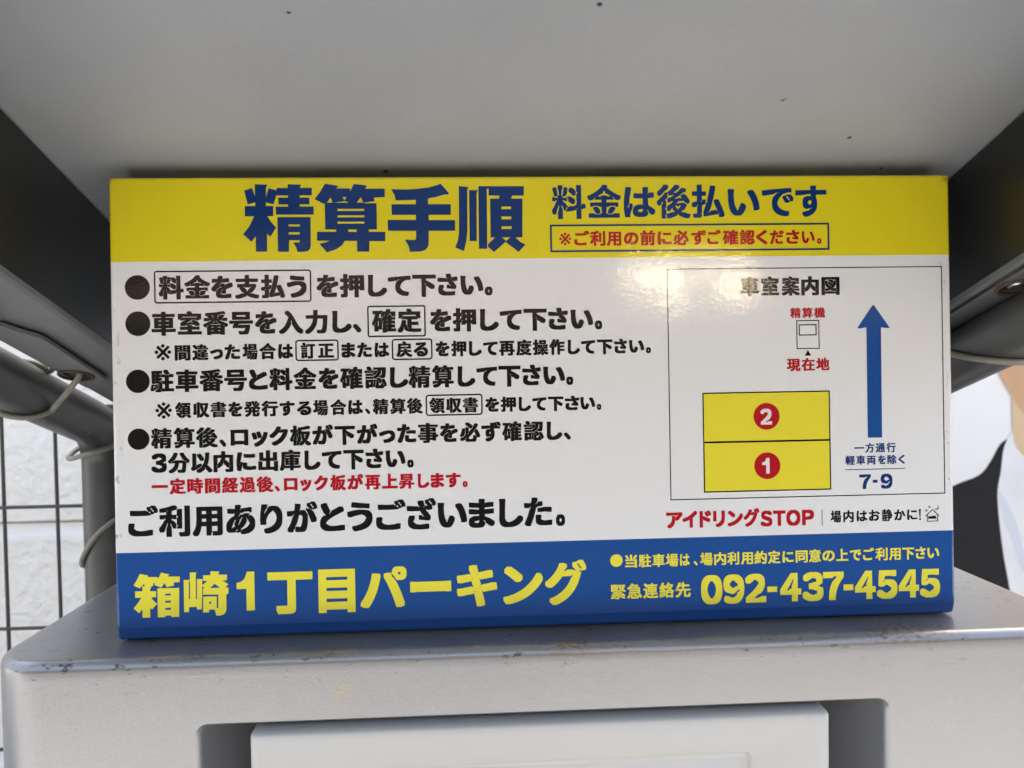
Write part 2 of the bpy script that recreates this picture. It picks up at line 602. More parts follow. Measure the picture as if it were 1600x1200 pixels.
RT = 0.0050
loops = [mloop(0, -T + 0.08), mloop(0, -0.5), mloop(0, -RT - 0.004)]
for k in range(8):
    a = RAD(90 * k / 7)
    loops.append(mloop(RT - RT * math.cos(a), -RT + RT * math.sin(a)))
loops.append(mloop(RT + 0.004, 0.0))
housing = obj('housing', loft(loops), M['silver'], mach, (0, 0, T))
# recess for the screen, with a rounded lip and drafted walls
cut = []
for y, o in ((YF - 0.010, 0.0040), (YF - 0.0005, 0.0040), (YF + 0.0003, 0.0026), (YF + 0.0014, 0.0012), (YF + 0.003, 0.0003), (YF + 0.005, 0.0), (YF + 0.036, -0.018), (YF + 0.043, -0.022), (YF + 0.046, -0.027)):
    r = max(0.0050 + o * 0.6, 0.003)
    cut.append([(x, y, z) for x, z in rrect(-0.1745 - o, 0.1715 + o, -0.42 - o, -0.0345 + o * 0.6, r, 6)])
cutter = obj('recess_cutter', loft(cut), M['silver'], None, (0, 0, T))
md = housing.modifiers.new('recess', 'BOOLEAN')
md.operation = 'DIFFERENCE'
md.solver = 'EXACT'
md.object = cutter
bpy.context.view_layer.update()
me = bpy.data.meshes.new_from_object(housing.evaluated_get(bpy.context.evaluated_depsgraph_get()))
housing.modifiers.clear()
housing.data = me
smooth(me, 28)
bpy.data.objects.remove(cutter)
obj('plinth', newbox((XL_M + 0.02, YF + 0.02, 0), (XR_M - 0.02, YB - 0.01, 0.081), 0.004), M['rail'], mach)

# screen bezel standing in the recess
bz = []
bx0, bx1, bz0, bz1 = -0.1500, 0.1410, -0.36, -0.0372
yb0, ybf = YF + 0.045, YF - 0.004
for y, ins in ((yb0, 0), (ybf + 0.004, 0), (ybf + 0.0015, 0.0003), (ybf + 0.0004, 0.0010), (ybf, 0.0021), (ybf, 0.0045)):
    bz.append([(x, y, z) for x, z in rrect(bx0 + ins, bx1 - ins, bz0 + ins, bz1 - ins, 0.0016, 5)])
for y, ins in ((ybf, 0.0), (ybf + 0.0004, 0.0007), (ybf + 0.0025, 0.0015), (ybf + 0.0025, 0.004)):
    bz.append([(x, y, z) for x, z in rrect(-0.108 + ins, 0.1005 - ins, -0.30 + ins, -0.0555 - ins, max(0.003 - ins * 0.4, 0.001), 5)])
bezel = obj('screen_bezel', loft(bz, cap=False), M['bezel'], mach, (0, 0, T), ang=40)
scr = obj('screen', newbox((-0.1065, ybf + 0.0026, -0.298), (0.099, ybf + 0.006, -0.0575)), M['screen'], bezel, ang=0)
obj_g = obj('screen_glass', newbox((-0.085, ybf + 0.0016, -0.275), (0.078, ybf + 0.0024, -0.085), 0.0004), M['glass'], bezel, ang=0)

# ================================================================== canopy
can = thing('canopy', 'silver sheet metal canopy sloping down over the sign', 'canopy', (0, 0, T), (-SLOPE, 0, 0))
Y0, Y1 = -0.62, 0.20
ZS = 0.2440
obj('roof_sheet', newbox((-0.3060, Y0, ZS), (0.2905, Y1, ZS + 0.0016)), M['canopy'], can, ang=0)


# hidden plate added behind the sign to keep light off the canopy
obj('rear_fold', newbox((-0.2200, -0.0120, ZS - 0.045), (0.2200, -0.0105, ZS - 0.0004)), M['canopy'], can, ang=0)


def rail(side, xi, zb):
    """boxed side rail under the sheet, its inner face lined in black"""
    s = side
    w = 0.050
    pr = [(xi + s * 0.0025, ZS - 0.0006), (xi + s * w, ZS - 0.0006), (xi + s * w, zb), (xi + s * 0.002, zb), (xi, zb + 0.0012), (xi, zb + 0.004), (xi + s * 0.0025, zb + 0.005)]
    r = obj('side_rail', loft([[(x, y, z) for x, z in pr] for y in (Y0, (Y0 + Y1) / 2, Y1)]), M['rail'], can, ang=25)
    lo, hi = sorted((xi + s * 0.0006, xi + s * 0.0024))
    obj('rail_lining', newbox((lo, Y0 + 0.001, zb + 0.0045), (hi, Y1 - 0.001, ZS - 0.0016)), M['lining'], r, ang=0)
    return r


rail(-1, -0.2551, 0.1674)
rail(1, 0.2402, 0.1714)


def bracket(pts, hx, hy, hr, z1, th=0.0022):
    br = obj('bracket_plate', plate([[(x, y) for x, y in pts], circle(hx, hy, hr, 24)], z1 - th, z1, 'xy'), M['rail'], can, ang=25)
    rim = []
    for k in range(24):
        a = 2 * math.pi * k / 24
        rim.append((hx + (hr + 0.0006) * math.cos(a), hy + (hr + 0.0006) * math.sin(a), z1 - th - 0.0004))
    obj('hole_rim', tube(rim, 0.0011, 8, True), M['rust'], br)
    return br


bracket([(-0.3005, -0.036), (-0.2865, -0.036), (-0.2835, -0.028), (-0.2775, -0.018), (-0.2765, -0.012), (-0.2785, 0.062), (-0.2815, 0.070), (-0.2875, 0.078), (-0.2990, 0.080)], -0.2915, 0.0514, 0.0092, 0.1656)
bracket([(-0.3005, -0.200), (-0.2865, -0.200), (-0.2775, -0.185), (-0.2765, -0.062), (-0.2795, -0.054), (-0.2865, -0.042), (-0.3005, -0.042)], -0.2915, -0.12, 0.0092, 0.1656)
brr = bracket([(0.2435, -0.16), (0.2885, -0.16), (0.2885, 0.12), (0.2435, 0.12)], 0.2530, -0.0651, 0.0098, 0.1698)
obj('bolt', loft([[(0.2545 + r * math.cos(2 * math.pi * k / 12), -0.0625 + r * math.sin(2 * math.pi * k / 12), z) for k in range(12)] for z, r in ((0.1730, 0.0052), (0.1690, 0.0052), (0.1680, 0.0045))]), M['steel'], brr)


# ================================================================== support pipes
def bent(x, z0, ypost, rb=0.034):
    y_c = ypost
    corner = Vector((x, y_c, z0 - y_c * TAN))
    din = Vector((0, math.cos(SLOPE), -math.sin(SLOPE)))
    dout = Vector((0, 0, -1))
    half = (math.pi / 2 - SLOPE) / 2
    tl = rb * math.tan(half)
    pa, pb = corner - din * tl, corner + dout * tl
    path = [Vector((x, -0.40, z0 + 0.40 * TAN)), Vector((x, -0.3, z0 + 0.3 * TAN)), pa - din * 0.02]
    nrm = Vector((0, -math.sin(SLOPE), -math.cos(SLOPE)))
    ctr = pa + nrm * rb
    for k in range(11):
        a = (math.pi / 2 - SLOPE) * k / 10
        path.append(ctr - nrm * rb * math.cos(a) + din * rb * math.sin(a))
    path += [pb + dout * 0.02, Vector((x, y_c, -0.5)), Vector((x, y_c, -T))]
    return path


PR = 0.017
LPX, LPZ, RPX, RPZ, PY = -0.330, 0.1655, 0.2660, 0.1600, 0.216
pl = obj('support_pipe', tube(bent(LPX, LPZ, PY), PR, 24), M['pipe'], None, (0, 0, T))
tag(pl, 'dark grey bent pipe beside the mesh fence, tied with three cable loops', 'pipe', 'canopy support pipes')
pr = obj('support_pipe', tube(bent(RPX, RPZ, PY), PR, 24), M['pipe'], None, (0, 0, T))
tag(pr, 'dark grey bent pipe in front of the poster, tied with one cable loop', 'pipe', 'canopy support pipes')

# ---- beige cable loops
CR = 0.0019
up = Vector((0, math.sin(SLOPE), math.cos(SLOPE)))
dn = Vector((0, math.cos(SLOPE), -math.sin(SLOPE)))


def on_pipe(x, z0, y):
    return Vector((x, y, z0 - y * TAN))


def ring(c, u, w, tilt, r, skew=None, n=40):
    """loop round axis; tilt = shift along the axis per cos/sin"""
    ax = u.cross(w)
    return [c + u * (r * math.cos(2 * math.pi * k / n)) + w * (r * math.sin(2 * math.pi * k / n)) + ax * (tilt[0] * math.cos(2 * math.pi * k / n) + tilt[1] * math.sin(2 * math.pi * k / n) + 0.0008 * math.sin(6 * math.pi * k / n)) for k in range(n)]


X = Vector((1, 0, 0))
# loop through the bracket's hole and round the pipe
c = on_pipe(LPX, LPZ, 0.118)
r = PR + CR * 0.95
hole = Vector((-0.2925, 0.0514 * math.cos(SLOPE) + 0.1665 * math.sin(SLOPE), -0.0514 * math.sin(SLOPE) + 0.1665 * math.cos(SLOPE)))
path = []
for k in range(33):
    a = RAD(-38 - 270 * k / 32)
    path.append(c + X * r * math.cos(a) + up * r * math.sin(a) + dn * (-0.012 + 0.014 * math.cos(a)))
path += [hole + Vector((-0.004, 0, 0.010)), hole + Vector((0.002, 0.0, 0.012)), hole + Vector((0.004, 0.0, 0.004)), hole + Vector((0.001, 0, -0.006))]
pathc = path + [path[0]]
sm = smooth_line([p for p in pathc], 2)[:-1]
o = obj('cable_loop', tube(sm, CR, 10, True), M['cable'], None, (0, 0, T))
tag(o, 'beige cable loop hanging the left pipe from the bracket hole', 'cable', 'cable loops on the pipes')
c = Vector((LPX, PY - 0.010, 0.0835))
o = obj('cable_loop', tube(ring(c, X, Vector((0, 1, 0.25)).normalized(), (0.006, 0.0), PR * 1.16 + CR), CR, 10, True), M['cable'], None, (0, 0, T))
tag(o, 'beige cable loop tight under the bend of the left pipe', 'cable', 'cable loops on the pipes')
c = Vector((LPX, PY, 0.008))
o = obj('cable_loop', tube(ring(c, X, Vector((0, 1, 0)), (0.021, -0.006), PR + CR * 0.95), CR, 10, True), M['cable'], None, (0, 0, T))
tag(o, 'beige cable loop slanting round the upright of the left pipe', 'cable', 'cable loops on the pipes')
c = on_pipe(RPX, RPZ, 0.045)
o = obj('cable_loop', tube(ring(c, X, up, (0.0, -0.036), PR + CR * 0.95), CR, 10, True), M['cable'], None, (0, 0, T))
tag(o, 'beige cable loop slanting round the right pipe beside the poster', 'cable', 'cable loops on the pipes')


# ================================================================== the sign
SW, SH, TH = 0.450, 0.2413, 0.018
LEAN = RAD(1.4)
sign = thing('sign_board', 'yellow, white and blue parking payment instruction sign standing on the machine', 'sign', (0, 0, T + 0.0012), (-LEAN, 0, 0))
V_YW, V_WB = 0.1973, 0.0461


def band(name, z0, z1, m):
    bm = bmesh.new()
    box(bm, (-SW / 2, 0, 0), (SW / 2, TH, SH), 0.0017, 3)
    for z, no in ((z0, (0, 0, -1)), (z1, (0, 0, 1))):
        if 0.001 < z < SH - 0.001:
            bmesh.ops.bisect_plane(bm, geom=bm.verts[:] + bm.edges[:] + bm.faces[:], plane_co=(0, 0, z), plane_no=no, clear_outer=True)
    if z0 == 0:                                     # the sheet is folded back slightly along its lower edge
        bmesh.ops.bisect_plane(bm, geom=bm.verts[:] + bm.edges[:] + bm.faces[:], plane_co=(0, 0, 0.0068), plane_no=(0, 0, 1))
        for v in bm.verts:
            if v.co.z < 0.0066 and v.co.y < 0.008:
                v.co.y += 0.0018 * (1 - v.co.z / 0.0068)
    return obj(name, bm, m, sign, ang=4)


band('header_band', V_YW, SH, M['yellow'])
band('instruction_face', V_WB, V_YW, M['white'])
band('footer_band', 0, V_WB, M['blue'])

# ---- heavy gothic glyphs: the built-in face is rasterised, thickened with its gaps kept open, and traced again
RES = 200
MG = 24
_cache = {}


def raster(ch):
    c = bpy.data.curves.new('glyph', 'FONT')
    c.body = ch
    c.resolution_u = 6
    o = bpy.data.objects.new('glyph', c)
    me = o.to_mesh()
    co = np.array([v.co[:2] for v in me.vertices])
    me.calc_loop_triangles()
    tri = [tuple(t.vertices) for t in me.loop_triangles]
    o.to_mesh_clear()
    bpy.data.objects.remove(o)
    bpy.data.curves.remove(c)
    n = RES + 2 * MG
    img = np.zeros((n, n), bool)
    P = co * RES + MG
    P[:, 1] += 0.14 * RES
    for t in tri:
        a, b, d = P[list(t)]
        lo = np.maximum(np.floor(np.minimum(np.minimum(a, b), d)).astype(int), 0)
        hi = np.minimum(np.ceil(np.maximum(np.maximum(a, b), d)).astype(int) + 1, n - 1)
        if (hi < lo).any():
            continue
        xs, ys = np.meshgrid(np.arange(lo[0], hi[0] + 1) + 0.5, np.arange(lo[1], hi[1] + 1) + 0.5)
        def e(p, q):
            return (q[0] - p[0]) * (ys - p[1]) - (q[1] - p[1]) * (xs - p[0])
        w0, w1, w2 = e(a, b), e(b, d), e(d, a)
        ins = ((w0 >= -0.01) & (w1 >= -0.01) & (w2 >= -0.01)) | ((w0 <= 0.01) & (w1 <= 0.01) & (w2 <= 0.01))
        img[lo[1]:hi[1] + 1, lo[0]:hi[0] + 1] |= ins
    return img


def thicken(img, r, gap):
    """grow every run of ink sideways by r, but never closing a gap to less than `gap`; returns a soft-edged field"""
    n = img.shape[1]
    out = np.zeros(img.shape, float)
    for y in range(img.shape[0]):
        row = img[y]
        if not row.any():
            continue
        dd = np.diff(np.concatenate(([0], row.astype(np.int8), [0])))
        st = np.nonzero(dd == 1)[0]
        en = np.nonzero(dd == -1)[0]
        for i in range(len(st)):
            gl = st[i] - en[i - 1] if i else 1e9
            gr = st[i + 1] - en[i] if i + 1 < len(st) else 1e9
            a = st[i] - max(0.0, min(r, (gl - gap) / 2))
            b = en[i] + max(0.0, min(r, (gr - gap) / 2))
            ia, ib = int(math.floor(a)), int(math.floor(b))
            out[y, ia + 1:ib] = 1
            if ia == ib:
                out[y, ia] = max(out[y, ia], b - a)
            else:
                out[y, ia] = max(out[y, ia], ia + 1 - a)
                if ib < n:
                    out[y, ib] = max(out[y, ib], b - ib)
    return out


def trace(f):
    """closed contours of the field at one half"""
    h, w = f.shape
    ins = f >= 0.5
    nxt = {}
    code = ins[:-1, :-1] * 1 + ins[:-1, 1:] * 2 + ins[1:, 1:] * 4 + ins[1:, :-1] * 8
    T_ = {1: [(3, 0)], 2: [(0, 1)], 3: [(3, 1)], 4: [(1, 2)], 5: [(3, 2), (1, 0)], 6: [(0, 2)], 7: [(3, 2)], 8: [(2, 3)], 9: [(2, 0)],
          10: [(0, 3), (2, 1)], 11: [(2, 1)], 12: [(1, 3)], 13: [(1, 0)], 14: [(0, 3)]}
    ys, xs = np.nonzero((code > 0) & (code < 15))
    def key(y, x, s):
        return ((y, x, 0), (y, x + 1, 1), (y + 1, x, 0), (y, x, 1))[s]
    for y, x in zip(ys.tolist(), xs.tolist()):
        for a, b in T_[int(code[y, x])]:
            nxt[key(y, x, a)] = key(y, x, b)
    loops = []
    while nxt:
        k0, k = next(iter(nxt.items()))
        lp = [k0]
        del nxt[k0]
        while k != k0:
            lp.append(k)
            k = nxt.pop(k, k0)
        pts = []
        for (y, x, o) in lp:
            v0 = f[y, x]
            v1 = f[y, x + 1] if o == 0 else f[y + 1, x]
            t = (0.5 - v0) / (v1 - v0) if v1 != v0 else 0.5
            pts.append((x + t, y) if o == 0 else (x, y + t))
        loops.append(np.array(pts))
    return loops


def simplify(P, tol):
    n = len(P)
    if n < 8:
        return P
    far = int(np.argmax(((P - P[0]) ** 2).sum(1)))
    keep = {0, far}
    Q = np.vstack([P, P[:1]])
    st = [(0, far), (far, n)]
    while st:
        a, b = st.pop()
        if b - a < 2:
            continue
        d = Q[b] - Q[a]
        L = math.hypot(*d)
        seg = Q[a + 1:b] - Q[a]
        dist = np.abs(d[0] * seg[:, 1] - d[1] * seg[:, 0]) / L if L > 1e-9 else np.hypot(seg[:, 0], seg[:, 1])
        i = int(np.argmax(dist))
        if dist[i] > tol:
            m = a + 1 + i
            keep.add(m % n)
            st += [(a, m), (m, b)]
    return P[sorted(keep)]


def fill(L):
    """constrained triangles over the loops, keeping those inside by the even-odd rule"""
    pts = [Vector((float(x), float(y))) for q in L for x, y in q]
    E_, k = [], 0
    for q in L:
        n = len(q)
        E_ += [(k + i, k + (i + 1) % n) for i in range(n)]
        k += n
    v, _, f, _, _, _ = delaunay_2d_cdt(pts, E_, [], 0, 1e-6)
    v = np.array([(p.x, p.y) for p in v])
    f = np.array(f)
    c = v[f].mean(1)
    ins = np.zeros(len(c), int)
    for q in L:
        x, y = q[:, 0], q[:, 1]
        x2, y2 = np.roll(x, -1), np.roll(y, -1)
        hit = (y[None] > c[:, 1:]) != (y2[None] > c[:, 1:])
        dy = np.where(y2 == y, 1e-12, y2 - y)
        xi = x[None] + (c[:, 1:] - y[None]) * ((x2 - x) / dy)[None]
        ins += (hit & (c[:, :1] < xi)).sum(1)
    return v, [tuple(int(a) for a in t) for t in f[ins % 2 == 1]]


KANA = set(range(0x3040, 0x3100))


def glyph(ch, wx, wy, gap):
    k = (ch, wx, wy, gap)
    if k in _cache:
        return _cache[k]
    if ch == '①':                                   # a plain heavy numeral one
        P = [(0.0, 0.0)]
        lp = [(0.40, 0.0), (0.40, 0.56), (0.0, 0.56), (0.0, 0.72), (0.16, 0.74), (0.28, 0.79), (0.36, 0.86), (0.42, 0.98), (0.44, 1.0), (0.74, 1.0), (0.74, 0.0)]
        L = [np.array(lp)]
    else:
        g0 = raster(ch)
        g1 = thicken(g0, wx * RES, gap * RES)
        g2 = thicken((g1 >= 0.5).T, wy * RES, gap * RES).T
        f = np.where(g1 > g2, g1, g2) if wy * RES < 0.5 else g2
        p = np.pad(f, 1)
        f = (p[:-2, 1:-1] + p[2:, 1:-1] + p[1:-1, :-2] + p[1:-1, 2:] + 2 * p[1:-1, 1:-1]) / 6
        p = np.pad(f, 1)
        f = (p[:-2, 1:-1] + p[2:, 1:-1] + p[1:-1, :-2] + p[1:-1, 2:] + 4 * p[1:-1, 1:-1]) / 8
        L = [simplify(q, 0.42) / RES for q in trace(f) if len(q) > 10]
    allp = np.vstack(L)
    lo, hi = allp.min(0), allp.max(0)
    allp, tris = fill(L)
    _cache[k] = (allp, tris, lo, hi)
    return _cache[k]


VS = SH * 1000 / 240.296
STYLE = {'title': (0.056, 0.040, 0.034), 'pay_later': (0.040, 0.030, 0.055), 'l5': (0.048, 0.034, 0.05), 'name': (0.044, 0.036, 0.05), 'terms': (0.034, 0.022, 0.028),
         'contact': (0.034, 0.024, 0.028), 'phone': (0.050, 0.052, 0.10), 'check_first': (0.002, 0.002, 0.05), 'l2k': (0.002, 0.002, 0.05), 'l3k': (0.002, 0.002, 0.05),
         'quiet': (0.036, 0.026, 0.03), 'time': (0.046, 0.046, 0.09), 'n2': (0.046, 0.046, 0.09), 'l4n': (0.055, 0.05, 0.07), 'idle2': (0.054, 0.05, 0.08), 'oneway': (0.034, 0.024, 0.03),
         'except': (0.034, 0.024, 0.03), 'check_first2': (0.042, 0.030, 0.026), 'machine': (0.046, 0.03, 0.026), 'here': (0.044, 0.03, 0.026), 'idle': (0.052, 0.040, 0.026)}
NAMES = {'title': 'headline_lettering', 'pay_later': 'headline_lettering', 'check_first': 'notice_lettering', 'check_first2': 'notice_lettering', 'name': 'car_park_name', 'name1': 'car_park_name',
         'terms': 'terms_lettering', 'contact': 'contact_lettering', 'phone': 'phone_number', 'map_title': 'map_lettering', 'machine': 'map_lettering', 'here': 'map_lettering',
         'oneway': 'map_lettering', 'except': 'map_lettering', 'time': 'map_lettering', 'n2': 'bay_number', 'n1': 'bay_number', 'idle': 'idling_lettering', 'idle2': 'idling_lettering', 'quiet': 'quiet_lettering'}
INK = {'B': M['B'], 'K': M['K'], 'R': M['R'], 'Y': M['yellow_text'], 'W': M['W']}
E0 = -0.00012                       # print lies a hair proud of the face


def wgt(ch, st):
    wx, wy, gap = st
    if ch == 'ー':
        return (wx, 0.066, gap)
    if ord(ch) in KANA and ch not in '、。':
        return (wx, max(wy, wx * 0.86), gap)
    if ch == '一' or ch == '丁' or ch == '上' or ch == '下' or ch == '手' or ch == '目':
        return (wx * 1.05, wy * 1.35, gap)
    return st


def lettering(name, colour, chars, xs, refs, depth=E0):
    st = STYLE.get(name, (0.054, 0.036, 0.028))
    S_, O_ = [], []
    for ch, vt, vb in refs:
        _, _, lo, hi = glyph(ch, *wgt(ch, st))
        s = (vt - vb) * VS / (hi[1] - lo[1])
        S_.append(s)
        O_.append(vb * VS - lo[1] * s)
    s, o = sum(S_) / len(S_), sum(O_) / len(O_)
    V, F = [], []
    for i, ch in enumerate(chars):
        P, tris, lo, hi = glyph(ch, *wgt(ch, st))
        x0, x1 = xs[2 * i], xs[2 * i + 1]
        kx = (x1 - x0) / (hi[0] - lo[0])
        base = len(V)
        for x, y in P:
            V.append(((x0 + (x - lo[0]) * kx) / 1000 - SW / 2, depth, (y * s + o) / 1000))
        F += [tuple(base + j for j in t) for t in tris]
    ob = obj(NAMES.get(name, 'instruction_lettering'), (V, F), INK[colour], sign, ang=0)
    return ob


TEXT = [
 ('pay_later', 'B', '料金は後払いです', [231.0,249.2,250.1,268.2,269.8,286.8,287.7,306.0,306.7,324.6,326.4,343.9,345.2,362.6,363.7,381.0], [('料', 235.13, 217.02), ('後', 235.41, 217.28)]),
 ('check_first', 'R', '※', [234.7,241.1], [('※', 210.08, 203.22)]),
 ('check_first2', 'R', 'ご利用の前に必ずご確認ください。', [242.8,250.8,251.3,259.5,260.3,268.1,269.6,277.4,278.4,286.6,287.8,295.6,296.4,304.8,306.1,314.2,314.9,322.3,323.3,331.9,332.7,341.0,341.8,347.9,349.3,357.0,358.2,365.6,366.9,374.0,375.4,377.8], [('利', 210.77, 202.73), ('認', 210.87, 202.95)]),
 ('l1', 'K', '料金を支払うを押して下さい。', [24.9,37.6,38.0,51.0,51.8,62.8,64.0,76.3,77.3,89.7,90.7,100.9,106.2,117.5,118.3,131.0,132.9,142.9,143.4,155.4,156.2,168.7,169.5,180.1,181.6,193.7,194.5,198.6], [('料', 189.51, 177.03), ('押', 188.79, 176.57)]),
 ('l2', 'K', '車室番号を入力し、確定を押して下さい。', [20.9,33.2,34.2,46.5,47.3,60.0,60.6,72.9,74.0,85.0,86.2,98.8,99.8,111.5,114.0,124.0,124.8,129.0,134.7,147.3,148.1,160.6,165.3,176.5,177.3,189.7,191.7,201.6,202.2,213.9,214.9,227.3,228.1,238.6,240.1,252.1,253.1,257.0], [('車', 170.83, 158.35), ('確', 170.16, 157.77)]),
 ('l2k', 'K', '※', [22.2,30.6], [('※', 153.71, 145.27)]),
 ('l2b', 'K', '間違った場合は訂正または戻るを押して再度操作して下さい。', [32.4,40.5,41.4,49.6,50.6,57.1,58.0,66.0,67.2,75.0,75.9,84.4,85.6,93.3,97.3,104.8,106.3,114.6,118.5,125.7,126.7,134.4,135.8,143.4,147.3,155.6,156.4,163.8,167.9,175.2,176.2,184.2,185.5,192.3,193.1,200.8,201.6,209.9,210.7,218.9,219.6,227.8,228.4,236.6,238.3,244.8,245.5,253.1,254.1,262.4,263.3,270.2,271.4,279.5,280.5,283.2], [('間', 153.78, 145.34), ('押', 153.05, 145.07), ('作', 152.84, 144.68)]),
 ('l3', 'K', '駐車番号と料金を確認し精算して下さい。', [19.8,31.8,32.6,44.2,44.9,56.9,57.5,69.2,70.2,79.9,80.8,92.7,93.4,105.2,106.3,116.7,117.5,129.4,130.3,141.9,143.6,153.1,153.4,165.0,165.8,177.2,179.3,188.6,189.3,200.3,201.0,212.8,213.7,223.6,224.9,236.5,237.2,240.9], [('車', 140.46, 128.69), ('確', 140.29, 128.73)]),
 ('l3k', 'K', '※', [22.1,30.4], [('※', 123.49, 115.05)]),
 ('l3b', 'K', '領収書を発行する場合は、精算後領収書を押して下さい。', [32.1,40.2,41.3,49.6,50.3,58.4,59.4,66.5,67.5,75.8,76.5,85.0,85.8,93.6,94.9,102.2,103.2,111.0,112.2,120.4,121.5,129.1,130.4,132.9,134.4,142.6,143.4,151.6,152.3,160.5,164.1,172.2,173.0,181.2,181.9,189.8,193.8,201.1,201.9,210.1,211.5,218.0,218.8,226.4,227.2,235.5,236.3,244.0,244.6,252.5,253.4,255.8], [('領', 123.53, 115.22), ('精', 123.38, 115.3), ('押', 123.2, 115.19)]),
 ('l4', 'K', '精算後、ロック板が下がった事を必ず確認し、', [19.6,30.2,31.2,41.8,42.6,53.6,54.6,57.9,60.2,69.4,71.1,79.4,80.4,89.9,90.9,101.8,102.6,113.3,114.1,124.8,125.8,136.5,137.4,145.8,146.9,156.9,157.8,168.5,169.5,178.8,180.0,190.7,191.4,201.7,202.5,212.9,213.9,224.6,226.3,234.5,235.5,239.1], [('精', 110.29, 99.47), ('確', 109.93, 99.74)]),
 ('l4n', 'K', '３', [19.5,27.3], [('３', 97.03, 87.07)]),
 ('l4b', 'K', '分以内に出庫して下さい。', [28.0,39.0,39.7,50.6,51.2,61.4,63.1,73.2,74.3,84.5,85.4,96.2,98.2,106.5,107.3,117.5,118.5,129.2,130.1,139.3,140.6,151.0,151.9,155.3], [('分', 97.17, 86.46), ('下', 96.91, 86.62)]),
 ('l4c', 'R', '一定時間経過後、ロック板が再上昇します。', [19.4,27.7,28.6,36.7,37.5,45.7,46.6,54.5,55.4,63.7,64.5,72.6,73.2,81.8,82.6,85.2,87.3,94.4,95.9,101.6,103.1,110.2,111.4,119.6,120.4,128.6,129.5,137.7,138.5,146.8,147.4,155.5,157.3,163.3,164.1,171.2,172.1,180.0,181.0,183.6], [('定', 83.35, 75.57), ('再', 83.93, 75.85)]),
 ('l5', 'K', 'ご利用ありがとうございました。', [7.1,22.3,22.8,38.7,40.0,55.4,57.2,72.2,74.7,86.3,88.6,104.4,105.7,118.7,120.0,133.2,135.0,150.6,151.2,166.6,167.5,183.0,183.9,197.7,200.1,212.9,213.4,228.5,230.4,235.3], [('利', 69.62, 53.66), ('た', 69.73, 54.21)]),
 ('name', 'Y', '丁目パーキング', [77.9,101.3,104.3,123.5,126.2,150.5,152.3,174.0,177.0,198.4,201.6,222.8,224.1,246.2], [('箱', 34.62, 11.73), ('キ', 35.49, 12.59)]),
 ('name1', 'Y', '①', [62.0,71.2], [('①', 34.41, 14.09)]),
 ('terms', 'Y', '当駐車場は、場内利用約定に同意の上でご利用下さい', [267.3,273.8,274.7,281.5,282.1,288.9,289.4,296.2,297.1,302.4,304.7,306.7,308.1,315.0,315.8,322.4,323.1,329.6,330.6,337.2,337.9,344.9,345.5,352.3,353.4,359.6,360.7,367.4,368.1,374.8,375.6,382.4,383.2,390.0,390.9,397.2,398.2,404.4,405.2,412.0,412.8,419.4,420.2,426.9,427.7,433.3,434.3,441.1], [('当', 38.05, 31.03), ('利', 37.1, 30.25)]),
 ('contact', 'Y', '緊急連絡先', [259.3,267.4,268.2,276.2,276.9,284.9,285.6,293.6,294.4,302.7], [('緊', 21.93, 14.02), ('先', 21.85, 13.85)]),
 ('phone', 'Y', '０９２４３７４５４５', [308.4,320.0,320.7,332.1,332.7,344.1,351.9,363.5,364.3,375.8,375.7,387.3,393.4,405.0,405.7,417.2,417.9,429.4,429.9,441.2], [('０', 25.76, 9.84), ('５', 24.81, 9.4)]),
 ('map_title', 'K', '車室案内図', [332.8,342.9,344.0,353.9,355.4,365.3,366.2,376.0,377.4,387.5], [('車', 185.21, 175.13), ('図', 185.11, 175.1)]),
 ('machine', 'R', '精算機', [359.9,365.8,366.4,372.5,373.1,379.2], [('算', 168.55, 162.98)]),
 ('here', 'R', '現在地', [357.5,365.1,365.7,373.1,373.8,381.2], [('在', 141.29, 134.32)]),
 ('oneway', 'B', '一方通行', [394.2,399.8,400.4,405.4,406.2,411.5,412.3,417.5], [('行', 94.55, 89.31)]),
 ('except', 'B', '軽車両を除く', [389.2,394.6,395.3,400.3,401.2,406.2,407.4,411.8,412.7,417.8,418.9,422.5], [('車', 87.92, 82.82)]),
 ('time', 'B', '７９', [396.8,403.3,408.8,415.4], [('７', 77.54, 69.7), ('９', 77.68, 69.44)]),
 ('n2', 'W', '２', [342.5,348.8], [('２', 114.27, 105.72)]),
 ('n1', 'W', '①', [342.9,347.0], [('①', 87.67, 79.25)]),
 ('idle', 'R', 'アイドリング', [290.0,298.9,298.9,306.9,308.2,314.5,315.6,322.1,323.6,332.0,332.4,341.0], [('イ', 60.13, 51.19)]),
 ('idle2', 'R', 'ＳＴＯＰ', [341.7,348.2,348.6,355.5,355.9,363.7,364.6,371.3], [('Ｏ', 59.26, 50.7)]),
 ('quiet', 'K', '場内はお静かに', [380.5,386.4,387.6,393.4,395.0,400.9,401.9,408.0,409.0,415.0,416.1,422.2,423.3,428.9], [('場', 58.48, 51.99), ('静', 58.22, 51.71)]),
]
